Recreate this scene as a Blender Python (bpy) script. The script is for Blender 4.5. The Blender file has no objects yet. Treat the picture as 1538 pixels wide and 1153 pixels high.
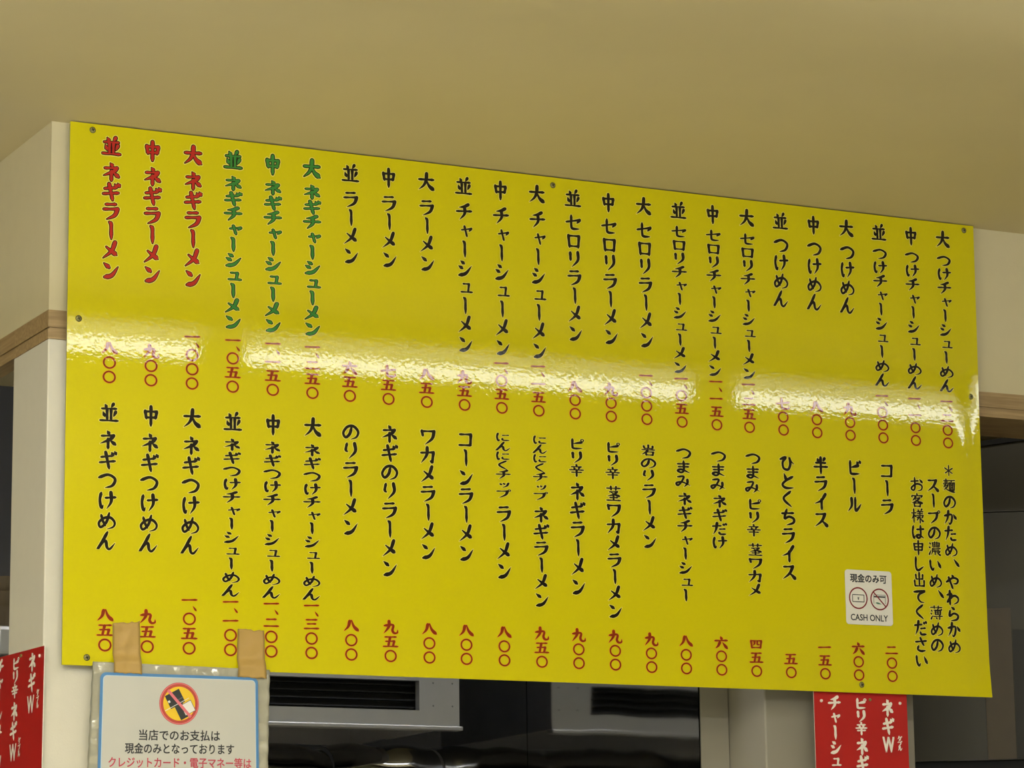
import bpy, bmesh, math, random
from mathutils import Vector, Matrix

S = bpy.context.scene
COL = S.collection
ZC = 2.6                      # ceiling height; heights below the ceiling are written as negative numbers

# ------------------------------------------------------------------ camera
cam_d = bpy.data.cameras.new('camera')
cam = bpy.data.objects.new('camera', cam_d)
COL.objects.link(cam)
cam_d.sensor_fit = 'HORIZONTAL'
cam_d.sensor_width = 36.0
cam_d.lens = 4611.96 / 1538 * 36.0
cam_d.clip_start = 0.05
_R = ((0.8948, 0.4403, -0.0739), (-0.4463, 0.8777, -0.1746), (-0.0120, 0.1892, 0.9819))   # right, forward, up
_m = Matrix(((_R[0][0], _R[0][2], -_R[0][1]), (_R[1][0], _R[1][2], -_R[1][1]), (_R[2][0], _R[2][2], -_R[2][1])))
cam.matrix_world = Matrix.Translation((-1.5666, -4.7570, ZC - 1.4131)) @ _m.to_4x4()
S.camera = cam

# ------------------------------------------------------------------ world and exposure
S.view_settings.view_transform = 'Standard'
S.view_settings.look = 'None'
S.view_settings.gamma = 1.0
S.view_settings.exposure = 0.0
wd = bpy.data.worlds.new('room_dark')
S.world = wd
wd.use_nodes = True
wd.node_tree.nodes['Background'].inputs[0].default_value = (0.02, 0.02, 0.02, 1)
TUBE_STRENGTH = 13.0
FILL_STRENGTH = 66.0
KITCHEN_STRENGTH = 55.0

# ------------------------------------------------------------------ helpers
def srgb(r, g, b):
    def f(c):
        c /= 255.0
        return c / 12.92 if c <= 0.04045 else ((c + 0.055) / 1.055) ** 2.4
    return (f(r), f(g), f(b), 1.0)

def mat(name, col, rough=0.6, metal=0.0, spec=0.5, bump=None, vary=None, coat=0.0, coat_rough=0.04, trans=0.0, alpha=1.0):
    m = bpy.data.materials.new(name)
    m.use_nodes = True
    nt = m.node_tree
    b = nt.nodes['Principled BSDF']
    b.inputs['Base Color'].default_value = col
    b.inputs['Roughness'].default_value = rough
    b.inputs['Metallic'].default_value = metal
    b.inputs['Specular IOR Level'].default_value = spec
    b.inputs['Coat Weight'].default_value = coat
    b.inputs['Coat Roughness'].default_value = coat_rough
    b.inputs['Transmission Weight'].default_value = trans
    b.inputs['Alpha'].default_value = alpha
    tc = nt.nodes.new('ShaderNodeNewGeometry')
    if vary:                                     # (scale, amount): soft mottling of the surface's own colour
        n = nt.nodes.new('ShaderNodeTexNoise')
        n.inputs['Scale'].default_value = vary[0]
        n.inputs['Detail'].default_value = 3
        nt.links.new(tc.outputs['Position'], n.inputs['Vector'])
        mx = nt.nodes.new('ShaderNodeMix')
        mx.data_type = 'RGBA'
        mx.inputs[6].default_value = [c * (1 - vary[1]) for c in col[:3]] + [1]
        mx.inputs[7].default_value = [min(1, c * (1 + vary[1])) for c in col[:3]] + [1]
        nt.links.new(n.outputs['Fac'], mx.inputs[0])
        nt.links.new(mx.outputs[2], b.inputs['Base Color'])
    if bump:                                     # list of (scale, strength, distance)
        prev = None
        for sc, st, di in bump:
            n = nt.nodes.new('ShaderNodeTexNoise')
            n.inputs['Scale'].default_value = sc
            n.inputs['Detail'].default_value = 2
            nt.links.new(tc.outputs['Position'], n.inputs['Vector'])
            bp = nt.nodes.new('ShaderNodeBump')
            bp.inputs['Strength'].default_value = st
            bp.inputs['Distance'].default_value = di
            nt.links.new(n.outputs['Fac'], bp.inputs['Height'])
            if prev:
                nt.links.new(prev.outputs[0], bp.inputs['Normal'])
            prev = bp
        nt.links.new(prev.outputs[0], b.inputs['Normal'])
        if coat:
            nt.links.new(prev.outputs[0], b.inputs['Coat Normal'])
    return m

def emit(name, col, strength):
    m = bpy.data.materials.new(name)
    m.use_nodes = True
    nt = m.node_tree
    nt.nodes.remove(nt.nodes['Principled BSDF'])
    e = nt.nodes.new('ShaderNodeEmission')
    e.inputs[0].default_value = col
    e.inputs[1].default_value = strength
    nt.links.new(e.outputs[0], nt.nodes['Material Output'].inputs[0])
    return m

def wood(name, c1, c2, axis):
    m = mat(name, c1, 0.55)
    nt = m.node_tree
    b = nt.nodes['Principled BSDF']
    g = nt.nodes.new('ShaderNodeNewGeometry')
    mp = nt.nodes.new('ShaderNodeMapping')
    sc = [90, 90, 90]
    sc[axis] = 5
    mp.inputs['Scale'].default_value = sc
    n = nt.nodes.new('ShaderNodeTexNoise')
    n.inputs['Scale'].default_value = 2.2
    n.inputs['Detail'].default_value = 5
    r = nt.nodes.new('ShaderNodeValToRGB')
    r.color_ramp.elements[0].position = 0.3
    r.color_ramp.elements[0].color = c2
    r.color_ramp.elements[1].position = 0.7
    r.color_ramp.elements[1].color = c1
    nt.links.new(g.outputs['Position'], mp.inputs[0])
    nt.links.new(mp.outputs[0], n.inputs['Vector'])
    nt.links.new(n.outputs['Fac'], r.inputs[0])
    nt.links.new(r.outputs[0], b.inputs['Base Color'])
    return m

GLOSS_BUMP = [(125.0, 1.0, 0.000075), (9.0, 0.2, 0.0004)]
GL = dict(spec=0.08, coat=0.9, coat_rough=0.022, bump=GLOSS_BUMP)
M = {
    'ceiling': mat('ceiling_paper', srgb(221, 206, 160), 0.9, vary=(6, 0.03), bump=[(500, 0.15, 0.0008)]),
    'wall': mat('cream_wallpaper', srgb(211, 200, 162), 0.85, vary=(30, 0.03), bump=[(420, 0.25, 0.0008)]),
    'wallside': mat('cream_wallpaper_shiny', srgb(216, 210, 192), 0.6, vary=(40, 0.03), bump=[(420, 0.2, 0.0008)]),
    'floor': mat('floor_tile', srgb(172, 170, 164), 0.6),
    'woodx': wood('oak_trim_along', srgb(178, 151, 106), srgb(146, 120, 80), 0),
    'woody': wood('oak_trim_across', srgb(178, 151, 106), srgb(146, 120, 80), 1),
    'yellow': mat('glossy_yellow_board', srgb(213, 200, 4), 0.4, vary=(180, 0.03), **GL),
    'edge': mat('board_core', srgb(150, 148, 96), 0.6),
    'black': mat('black_ink', srgb(24, 19, 14), 0.4, **GL),
    'red': mat('red_ink', srgb(188, 42, 34), 0.4, **GL),
    'green': mat('green_ink', srgb(58, 134, 56), 0.4, **GL),
    'price': mat('brick_red_ink', srgb(142, 46, 12), 0.4, **GL),
    'halo': mat('pale_outline_ink', srgb(240, 226, 110), 0.4, **GL),
    'pricehalo': mat('orange_outline_ink', srgb(236, 172, 40), 0.4, **GL),
    'screw': mat('dull_screw', srgb(150, 142, 84), 0.4, 0.5),
    'screwhole': mat('screw_recess', srgb(14, 13, 9), 0.7),
    'paper': mat('white_paper', srgb(201, 199, 189), 0.35, vary=(25, 0.02)),
    'laminate': mat('laminate_film', srgb(180, 176, 156), 0.12, 0.1, spec=0.8, vary=(22, 0.16), bump=[(26, 0.9, 0.006), (90, 0.5, 0.002)]),
    'blue': mat('blue_print', srgb(82, 134, 186), 0.4),
    'ltblue': mat('pale_blue_print', srgb(190, 214, 228), 0.4),
    'ink': mat('charcoal_print', srgb(44, 44, 46), 0.45),
    'pink': mat('rose_print', srgb(196, 70, 88), 0.45),
    'iyellow': mat('amber_print', srgb(240, 198, 40), 0.45),
    'ired': mat('brick_print', srgb(190, 74, 60), 0.45),
    'ipink': mat('pink_print', srgb(226, 120, 128), 0.45),
    'dkgrey': mat('dark_card_print', srgb(52, 54, 54), 0.45),
    'grey': mat('grey_print', srgb(100, 102, 102), 0.45),
    'white': mat('white_print', srgb(236, 232, 222), 0.45),
    'sticker': mat('white_sticker', srgb(232, 228, 216), 0.4),
    'maroon': mat('maroon_print', srgb(134, 22, 34), 0.4),
    'tape': mat('tan_cloth_tape', srgb(184, 150, 82), 0.45, vary=(60, 0.04), bump=[(120, 0.5, 0.0008)]),
    'sign': mat('red_sign_sheet', srgb(180, 24, 20), 0.4, vary=(40, 0.03)),
    'signink': mat('white_sign_ink', srgb(246, 236, 222), 0.4),
    'steel': mat('stainless_steel', srgb(182, 181, 182), 0.36, 0.7, vary=(30, 0.05), bump=[(9, 0.12, 0.01)]),
    'darksteel': mat('dull_dark_steel', srgb(66, 62, 50), 0.42, 0.3, vary=(3, 0.1), bump=[(5, 0.2, 0.02)]),
    'wavysteel': mat('polished_sheet_steel', srgb(168, 166, 160), 0.10, 1.0, bump=[(6, 0.3, 0.02)]),
    'mirrorsteel': mat('mirror_sheet_steel', srgb(168, 168, 168), 0.06, 1.0, bump=[(5, 0.1, 0.004)]),
    'darkreflect': mat('dark_reflection', srgb(48, 45, 37), 0.5),
    'slot': mat('slot_black', srgb(14, 15, 18), 0.6),
    'slat': mat('slat_black', srgb(16, 17, 21), 0.5),
    'filter': mat('slot_navy', srgb(24, 28, 36), 0.45),
    'plaster': mat('white_plaster', srgb(226, 224, 216), 0.85),
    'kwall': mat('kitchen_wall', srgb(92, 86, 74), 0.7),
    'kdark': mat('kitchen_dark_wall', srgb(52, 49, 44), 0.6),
    'pillargrey': mat('grey_pillar_side', srgb(150, 144, 130), 0.5, vary=(8, 0.05)),  # even grey with faint mottling, for the second pillar and partition
    'rubber': mat('black_rubber', srgb(10, 10, 10), 0.6),
    'lamp_body': mat('lamp_enamel', srgb(230, 228, 220), 0.5),
    'tube': emit('fluorescent_tube', (0.98, 1.0, 0.97, 1), TUBE_STRENGTH),
    'filltube': emit('fill_tube', (0.98, 1.0, 0.97, 1), FILL_STRENGTH),
    'kfilltube': emit('fill_kitchen_tube', (1.0, 0.95, 0.84, 1), 5.0),
    'ktube': emit('kitchen_tube', (0.92, 0.98, 1.10, 1), KITCHEN_STRENGTH),
    'bowl': mat('brown_bowl', srgb(92, 80, 62), 0.4),
    'pot': mat('grey_pot', srgb(120, 120, 122), 0.35, 0.6),
    'rose': mat('rose_knob', srgb(178, 70, 100), 0.4),
}

class MB:
    def __init__(s):
        s.v, s.f, s.mi = [], [], []
    def face(s, pts, mi=0):
        i = len(s.v)
        s.v += [tuple(p) for p in pts]
        s.f.append(tuple(range(i, i + len(pts))))
        s.mi.append(mi)
    def box(s, x0, x1, y0, y1, z0, z1, mi=0):
        i = len(s.v)
        s.v += [(x, y, z) for z in (z0, z1) for y in (y0, y1) for x in (x0, x1)]
        for f in ((0, 2, 3, 1), (4, 5, 7, 6), (0, 1, 5, 4), (2, 6, 7, 3), (0, 4, 6, 2), (1, 3, 7, 5)):
            s.f.append(tuple(i + k for k in f))
            s.mi.append(mi)
    def mesh(s, name, mats, smooth=False):
        me = bpy.data.meshes.new(name)
        me.from_pydata(s.v, [], s.f)
        for m in mats:
            me.materials.append(M[m] if isinstance(m, str) else m)
        me.polygons.foreach_set('material_index', s.mi)
        if smooth:
            me.polygons.foreach_set('use_smooth', [True] * len(s.f))
        me.update()
        return me
    def build(s, name, mats, parent=None, smooth=False, bevel=0):
        if isinstance(mats, str):
            mats = [mats]
        o = bpy.data.objects.new(name, s.mesh(name, mats, smooth))
        COL.objects.link(o)
        if parent:
            o.parent = parent
            o.matrix_parent_inverse = Matrix.Translation(parent.location).inverted()
        if bevel:
            md = o.modifiers.new('bevel', 'BEVEL')
            md.width = bevel
            md.segments = 2
        return o

def tag(o, label, cat, group=None):
    o['label'] = label
    o['category'] = cat
    if group:
        o['group'] = group
    return o

def thing(name, label, cat, loc, group=None):
    o = bpy.data.objects.new(name, None)
    o.empty_display_size = 0.05
    o.location = loc
    COL.objects.link(o)
    return tag(o, label, cat, group)

def struct(o):
    o['kind'] = 'structure'
    return o

def Z(h):
    return ZC + h

# ------------------------------------------------------------------ the setting
b = MB(); b.box(-3.6, 5.2, -6.6, 3.4, ZC, ZC + 0.1); struct(b.build('ceiling', 'ceiling'))
b = MB(); b.box(-3.6, 5.2, -6.6, 3.4, -0.1, 0.0); struct(b.build('floor', 'floor'))
b = MB(); b.box(-3.7, -3.6, -6.6, 3.4, 0, ZC); struct(b.build('wall_left', 'plaster'))
b = MB(); b.box(5.2, 5.3, -6.6, 3.4, 0, ZC); struct(b.build('wall_right', 'plaster'))
b = MB(); b.box(-3.6, 5.2, -6.7, -6.6, 0, ZC); struct(b.build('wall_rear', 'plaster'))
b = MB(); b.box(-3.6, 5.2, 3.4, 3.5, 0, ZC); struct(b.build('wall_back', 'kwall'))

PX = -0.0255                  # the corner line of the pillar
TR_T, TR_B = -0.3225, -0.371  # top and bottom of the oak trim
# soffit above the kitchen opening, front and left arms
b = MB(); b.box(PX, 4.6, 0.02, 0.20, Z(TR_T), ZC); struct(b.build('wall_front', 'wall'))
b = MB(); b.box(PX, 0.005, 0.2, 3.2, Z(TR_T), ZC); struct(b.build('wall_side', 'wall'))
# pillar that carries the corner
b = MB(); b.box(PX, 0.165, 0.02, 0.2065, 0, Z(TR_B)); struct(b.build('wall_corner', 'wallside', bevel=0.002))
# oak trim: wide upper band, a groove, narrow lower band
g0, g1 = -0.3515, -0.3545
b = MB()
b.box(PX - 0.001, 4.6, 0.0185, 0.2, Z(g0), Z(TR_T))
b.box(PX + 0.002, 4.6, 0.0215, 0.2, Z(g1), Z(g0))
b.box(PX - 0.001, 4.6, 0.0185, 0.2, Z(TR_B), Z(g1))
struct(b.build('trim_1', 'woodx'))
b = MB()
b.box(PX - 0.001, 0.005, 0.2, 3.2, Z(g0), Z(TR_T))
b.box(PX + 0.002, 0.005, 0.2, 3.2, Z(g1), Z(g0))
b.box(PX - 0.001, 0.005, 0.2, 3.2, Z(TR_B), Z(g1))
struct(b.build('trim_2', 'woody'))
# second pillar beside the hood, set back a little
b = MB(); b.box(1.364, 1.690, 0.07, 0.31, 0, Z(TR_B)); struct(b.build('wall_pillar', 'pillargrey', bevel=0.003))
# counter fronts carry the pillars below the frame
b = MB(); b.box(PX, 4.6, 0.02, 0.20, 0, 1.0); struct(b.build('wall_counter', 'wall'))
# kitchen side wall and dark rear lining
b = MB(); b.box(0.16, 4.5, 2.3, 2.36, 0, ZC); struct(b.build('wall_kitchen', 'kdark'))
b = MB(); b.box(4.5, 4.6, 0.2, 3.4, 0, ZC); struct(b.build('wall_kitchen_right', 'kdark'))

# ------------------------------------------------------------------ ceiling lamps of the dining room and added fill lamps (above and behind the viewer's frame)
def ceiling_lamp(name, label, x0, x1, y, tube_mat, group, wing=0.08):
    t = thing(name, label, 'lamp', ((x0 + x1) / 2, y, ZC), group)
    h = MB()
    h.box(x0 - 0.03, x1 + 0.03, y - 0.035, y + 0.035 + wing, ZC - 0.032, ZC)
    h.build('lamp_housing', 'lamp_body', t, bevel=0.004)
    for xe in (x0 - 0.018, x1 + 0.003):
        s = MB(); s.box(xe, xe + 0.015, y - 0.014, y + 0.014, ZC - 0.088, ZC - 0.032); s.build('lamp_holder', 'lamp_body', t)
    m = MB()
    n = 16
    ring = [(math.cos(2 * math.pi * k / n) * 0.0163, math.sin(2 * math.pi * k / n) * 0.0163) for k in range(n)]
    for k in range(n):
        a, c = ring[k], ring[(k + 1) % n]
        m.face([(x0, y + a[0], ZC - 0.066 + a[1]), (x1, y + a[0], ZC - 0.066 + a[1]), (x1, y + c[0], ZC - 0.066 + c[1]), (x0, y + c[0], ZC - 0.066 + c[1])])
    m.build('tube', tube_mat, t, smooth=True)
    return t
TY = -1.43
for (a, c, w) in ((-0.42, 0.76, 'left end'), (0.88, 2.00, 'middle'), (2.13, 3.28, 'right of the middle'), (3.41, 4.60, 'added right end')):  # the last one is added fill for the right side
    ceiling_lamp('ceiling_lamp', 'bare fluorescent ceiling tube lamp facing the menu board, %s of its row' % w, a, c, TY, 'tube', 'fluorescent lamps in a row')

def fill_pendant(label, x0, x1, y, drop):  # unseen lamps added to brighten the ceiling and the left face
    t = thing('fill_pendant', label, 'lamp', ((x0 + x1) / 2, y, ZC - drop), 'unseen added fill lamps')
    h = MB(); h.box(x0 - .03, x1 + .03, y - .03, y + .03, ZC - drop, ZC - drop + .03); h.build('lamp_housing', 'lamp_body', t, bevel=.004)
    for xe in (x0 + .1, x1 - .1):
        c = MB(); c.box(xe - .003, xe + .003, y - .003, y + .003, ZC - drop + .03, ZC); c.build('fill_hanger', 'lamp_body', t)
    m = MB()
    n = 12
    for yy in (y - .045, y + .045):
        for k in range(n):
            a0, a1 = 2 * math.pi * k / n, 2 * math.pi * (k + 1) / n
            m.face([(x, yy + .0163 * math.cos(a), ZC - drop + .012 + .0163 * math.sin(a)) for x, a in ((x0, a0), (x1, a0), (x1, a1), (x0, a1))])
    m.build('tube', 'filltube', t, smooth=True)
for (a, y, w) in ((-1.75, -1.9, 'in front of the left pillar'), (-3.2, -1.5, 'nearest the left wall and the kitchen'), (-3.2, -3.4, 'nearest the left wall in the middle row'),
                  (-1.9, -3.4, 'in the middle of the middle row'), (-.5, -3.4, 'at the right end of the middle row'), (-1.9, -5.6, 'nearest the rear wall')):
    fill_pendant('unseen added twin tube fill lamp, ' + w, a, a + 1.2, y, .32)

# ------------------------------------------------------------------ brush lettering
# every glyph is a list of strokes on a 100 x 100 grid (y down); first letter is the kind of stroke
G = {
'並': 'd28,6 37,22|p72,3 60,22|h12,29 88,26|v39,29 40,84|v60,29 60,84|d18,44 27,66|p84,42 72,68|h4,88 96,86',
'中': 'v20,26 26,64|H22,28 80,26 74,62|h26,58 74,56|v50,2 50,99',
'大': 'h8,37 92,33|p52,3 48,40 34,68 6,92|n50,36 66,68 96,90',
'岩': 'v50,3 50,30|v20,13 24,32|h24,33 78,31|v78,11 78,33|h8,46 92,43|p46,45 34,66 6,90|v34,64 36,95|H36,64 82,62 77,95|h36,90 77,89',
'辛': 'v49,1 51,15|h18,19 82,16|d32,23 39,38|p68,22 60,40|h6,45 94,42|h18,65 82,62|v50,43 50,99',
'茎': 'h6,16 94,13|v33,3 35,28|v67,3 64,28|P24,40 74,36 52,56 10,68|n34,42 58,56 94,68|h26,78 76,76|v50,64 50,94|h6,96 94,94',
'半': 'd26,7 35,24|p77,5 64,25|h16,35 84,32|h4,60 96,56|v50,1 50,99',
'一': 'h4,54 96,48',
'二': 'h20,26 80,23|h4,82 96,79',
'三': 'h16,16 84,13|h23,50 77,47|h4,88 96,84',
'四': 'v12,20 18,86|H12,21 90,18 82,86|p38,22 37,48 24,62|k60,22 60,50 78,53|h18,80 82,79',
'五': 'h13,12 87,9|v47,12 34,88|H18,48 74,44 66,88|h2,91 98,88',
'六': 'd46,2 55,24|h6,36 94,31|p40,48 28,74 8,94|d60,48 92,92',
'七': 'h4,50 96,34|k42,6 42,68 54,86 92,82 93,64',
'八': 'p40,16 30,56 4,88|n52,10 66,52 98,88',
'九': 'p40,4 38,46 6,94|k10,38 66,31 62,70 74,90 94,86 96,66',
'〇': 'O50,50 38',
'、': 'd34,26 72,74',
'ネ': 'd44,0 56,17|P14,30 80,25 60,47 6,73|v50,46 50,99|d60,52 90,74',
'ギ': 'h14,36 78,25|h6,66 90,54|v38,8 58,98|d70,6 80,22|d86,0 95,16',
'ラ': 'h22,14 76,9|P10,42 86,35 70,72 26,98',
'ー': 'k42,2 51,14 52,60 53,98',
'メ': 'p74,3 54,54 8,96|n26,32 52,52 84,74',
'ン': 'd14,14 42,36|t18,92 58,78 92,28',
'チ': 'p76,4 50,18 18,25|h4,49 96,42|p53,20 53,60 22,98',
'ヤ': 'P6,44 92,26 70,54|v32,12 54,98',
'シ': 'd24,8 46,23|d12,38 36,52|t14,94 56,80 94,32',
'ユ': 'H20,22 70,20 62,84|h2,89 98,85',
'セ': 'P4,48 90,30 70,54|k36,6 36,70 46,86 88,85',
'ロ': 'v16,18 22,90|H17,20 84,18 78,90|h22,82 78,81',
'リ': 'v26,12 28,58|p74,6 74,54 34,98',
'ワ': 'v14,18 20,48|P15,20 88,17 76,60 32,98',
'カ': 'H8,36 84,29 76,88|p76,86 60,80|p46,4 42,48 8,96',
'コ': 'H14,22 82,19 78,84|h10,86 82,83',
'ピ': 'k24,8 24,70 34,86 88,83|p80,34 26,48|o86,16 9',
'ビ': 'k24,8 24,70 34,86 88,83|p78,34 26,48|d70,8 78,24|d86,2 94,17',
'プ': 'P8,28 78,22 66,62 22,98|o91,14 8',
'ブ': 'P6,28 76,22 64,62 20,98|d74,4 82,18|d89,0 97,13',
'ツ': 'd10,34 24,58|d42,26 54,50|p90,28 74,70 32,98',
'イ': 'p80,4 50,44 6,64|v52,38 53,99',
'ス': 'P14,19 76,15 52,58 6,94|n50,54 72,72 95,94',
'ル': 'p32,14 32,58 6,94|k58,8 58,84 78,72 98,44',
'ダ': 'p38,3 26,30 4,54|P34,22 74,20 58,66 16,98|d32,46 62,68|d78,4 85,18|d91,0 98,13',
'つ': 'k4,38 54,20 92,42 78,78 38,93',
'け': 'k18,10 11,50 20,93 30,76|h42,37 97,31|p71,6 73,56 48,98',
'め': 'k20,20 30,54 46,82|k64,8 48,60 18,88 8,64 34,38 70,33 94,58 86,83 54,96',
'ん': 'k56,2 30,52 4,96 30,58 48,52 54,84 70,93 98,60',
'の': 'k55,22 44,62 20,84 6,58 30,22 66,16 94,46 83,79 50,94',
'り': 'k28,8 21,46 34,58|p73,6 77,52 38,98',
'に': 'k16,10 9,52 18,94 28,76|h46,32 88,27|k45,64 50,84 95,82',
'く': 'k70,2 22,48 76,98',
'ま': 'h12,27 88,22|h17,49 84,45|k52,2 52,74 34,93 12,80 38,69 92,94',
'み': 'k14,18 54,13 38,56 14,86 6,66 44,57 97,82|p78,36 77,66 54,97',
'ひ': 'k4,30 42,17 20,48 26,84 56,90 72,56 66,16 77,38 97,56',
'と': 'd28,4 43,46|k87,22 40,48 16,74 40,93 92,90',
'ち': 'h8,28 88,22|k42,2 25,58 56,46 88,58 84,82 38,98',
'だ': 'h4,32 60,25|p34,4 26,56 8,98|h50,53 86,49|k46,77 56,93 95,90|d73,6 80,20|d88,1 95,15',
'た': 'h6,32 66,25|p36,4 28,56 10,98|h54,53 90,49|k50,77 60,93 97,90',
'か': 'k6,38 62,28 60,74 46,94 36,80|p38,4 30,54 6,94|d76,24 97,56',
'や': 'k4,54 56,24 94,34 86,60 56,64|d48,2 60,20|v24,22 54,99',
'わ': 'v28,4 28,99|k6,32 42,26 6,82 56,37 92,50 88,78 54,96',
'ら': 'd36,4 60,19|k26,28 21,66 56,47 88,62 76,88 30,98',
'い': 'k12,20 15,62 30,86 42,68|d70,22 92,68',
'お': 'h6,32 64,25|k36,4 36,74 22,92 8,76 50,47 90,57 86,85 54,95|d73,14 95,36',
'は': 'k16,10 9,52 18,94 28,76|h42,33 97,28|k71,6 71,74 54,92 38,78 60,70 97,92',
'し': 'k28,4 26,70 44,94 88,66',
'て': 'k6,24 92,15 48,38 37,66 56,90 84,94',
'さ': 'h8,35 92,26|k44,4 60,40 74,62|k30,62 23,84 46,96 84,92',
'＊': 'v50,8 50,92|v14,29 86,71|v86,29 14,71',
'麺': 'h8,14 44,12|h12,25 42,23|v27,3 27,35|h3,36 48,34|p22,36 16,50 3,62|P20,48 40,45 30,62 5,80|n18,54 34,76 98,93|h46,12 97,9|p70,12 65,27|v52,28 54,80|H52,28 93,26 90,80|v65,28 65,78|v79,28 78,78|h66,44 78,44|h66,59 78,58|h54,78 90,77',
'濃': 'd7,8 19,20|d3,36 15,46|t5,94 14,74 23,56|v34,10 36,38|H34,11 88,9 85,38|v52,3 52,38|v68,3 68,38|h36,24 84,23|h36,38 84,36|h30,50 96,47|p34,50 30,76 19,96|h42,59 84,58|h38,69 94,67|v52,68 52,93|n64,70 78,84 98,96|p87,71 74,81',
'薄': 'h4,14 96,12|v34,3 34,22|v66,3 66,22|d7,31 17,40|d3,52 13,60|t5,96 14,80 23,66|h30,33 94,30|v40,38 40,62|H40,38 83,37 82,62|h40,50 82,49|h40,62 82,61|v61,24 61,62|h25,75 98,72|v75,64 74,97|d44,79 54,91|d85,22 92,28',
'客': 'd47,1 53,13|k13,18 9,34|P14,21 90,18 80,34|p40,24 30,40 12,56|P36,38 70,34 46,56 6,72|n34,44 60,60 98,71|v27,70 30,97|H28,71 76,69 72,97|h30,92 72,92',
'様': 'h3,31 40,28|v22,4 22,98|p22,34 16,56 1,74|d26,42 38,56|d53,3 61,15|p86,1 76,15|h46,21 96,18|h50,33 92,31|h41,47 99,44|v70,18 70,46|v70,54 70,99|P46,60 60,57 43,86|p92,53 80,65|n72,62 84,78 99,88',
'申': 'v17,22 22,68|H18,23 84,20 78,68|h22,44 78,42|h22,65 78,64|v50,2 50,99',
'出': 'v50,2 50,90|v23,15 26,45|h26,45 76,43|v77,15 76,47|v13,55 16,94|h16,92 86,90|v87,55 86,96',
}
SMALL = {'ャ': ('ヤ', 0.70, 14, 4), 'ュ': ('ユ', 0.72, 10, 4), 'ッ': ('ツ', 0.72, 4, 6)}
SW = {'h': 14.5, 'v': 19.0, 'p': 20.0, 'n': 21.5, 'd': 20.5, 'k': 19.0, 't': 21.0}
THIN = {'麺': 0.60, '濃': 0.58, '薄': 0.58, '様': 0.64, '客': 0.74, '茎': 0.72, '岩': 0.82, '並': 0.85, '辛': 0.8, '申': 0.8, '出': 0.8, '四': 0.85, '＊': 0.6, '五': 0.95, '中': 0.95, 'お': 0.85, 'み': 0.9, 'め': 0.9, 'に': 0.9}
PROF = {
    'h': ((0, .80), (.12, 1.0), (.45, .70), (.80, .95), (.93, 1.25), (1, .75)),
    'v': ((0, .95), (.10, 1.1), (.5, .85), (.9, .95), (1, .5)),
    'p': ((0, 1.0), (.12, 1.1), (.5, .85), (.8, .5), (1, .10)),
    'n': ((0, .35), (.4, .75), (.78, 1.2), (.9, 1.0), (1, .15)),
    'd': ((0, .22), (.45, .9), (.8, 1.15), (1, .65)),
    'k': ((0, .60), (.06, 1.0), (.35, .80), (.7, .95), (.9, .6), (1, .18)),
    't': ((0, .55), (.12, 1.15), (.45, .95), (.8, .5), (1, .08)),
}
def lerp_prof(pr, t):
    for (a, wa), (c, wc) in zip(pr, pr[1:]):
        if t <= c:
            return wa + (wc - wa) * (t - a) / (c - a)
    return pr[-1][1]

def smooth_line(pts, n):
    if len(pts) == 2:
        (x0, y0), (x1, y1) = pts
        return [(x0 + (x1 - x0) * i / n, y0 + (y1 - y0) * i / n) for i in range(n + 1)]
    P = [(2 * pts[0][0] - pts[1][0], 2 * pts[0][1] - pts[1][1])] + pts + [(2 * pts[-1][0] - pts[-2][0], 2 * pts[-1][1] - pts[-2][1])]
    out = []
    per = max(3, n // (len(pts) - 1))
    for s in range(1, len(P) - 2):
        p0, p1, p2, p3 = P[s - 1:s + 3]
        for i in range(per):
            t = i / per
            out.append(tuple(0.5 * (2 * p1[c] + (p2[c] - p0[c]) * t + (2 * p0[c] - 5 * p1[c] + 4 * p2[c] - p3[c]) * t * t + (3 * p1[c] - p0[c] - 3 * p2[c] + p3[c]) * t ** 3) for c in (0, 1)))
    out.append(pts[-1])
    return out

def stroke_polys(kind, pts, w, grow):
    line = smooth_line(pts, 9 if len(pts) == 2 else 5 * (len(pts) - 1) + 3)
    n = len(line)
    acc = [0.0]
    for a, c in zip(line, line[1:]):
        acc.append(acc[-1] + math.hypot(c[0] - a[0], c[1] - a[1]))
    L, Rr, polys = [], [], []
    for i, (x, y) in enumerate(line):
        a, c = line[max(0, i - 1)], line[min(n - 1, i + 1)]
        dx, dy = c[0] - a[0], c[1] - a[1]
        d = math.hypot(dx, dy) or 1
        hw = max(.3, 0.5 * SW[kind] * w * lerp_prof(PROF[kind], acc[i] / acc[-1]) + grow)
        nx, ny = -dy / d * hw, dx / d * hw
        L.append((x + nx, y + ny)); Rr.append((x - nx, y - ny))
    for i in range(n - 1):
        polys.append([L[i], L[i + 1], Rr[i + 1], Rr[i]])
    for (ctr, a, side) in ((line[0], L[0], 1), (line[-1], Rr[-1], 1)):      # round ends
        r0 = math.atan2(a[1] - ctr[1], a[0] - ctr[0])
        rr = math.hypot(a[0] - ctr[0], a[1] - ctr[1])
        polys.append([(ctr[0] + rr * math.cos(r0 + side * math.pi * k / 6), ctr[1] + rr * math.sin(r0 + side * math.pi * k / 6)) for k in range(7)])
    return polys

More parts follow.
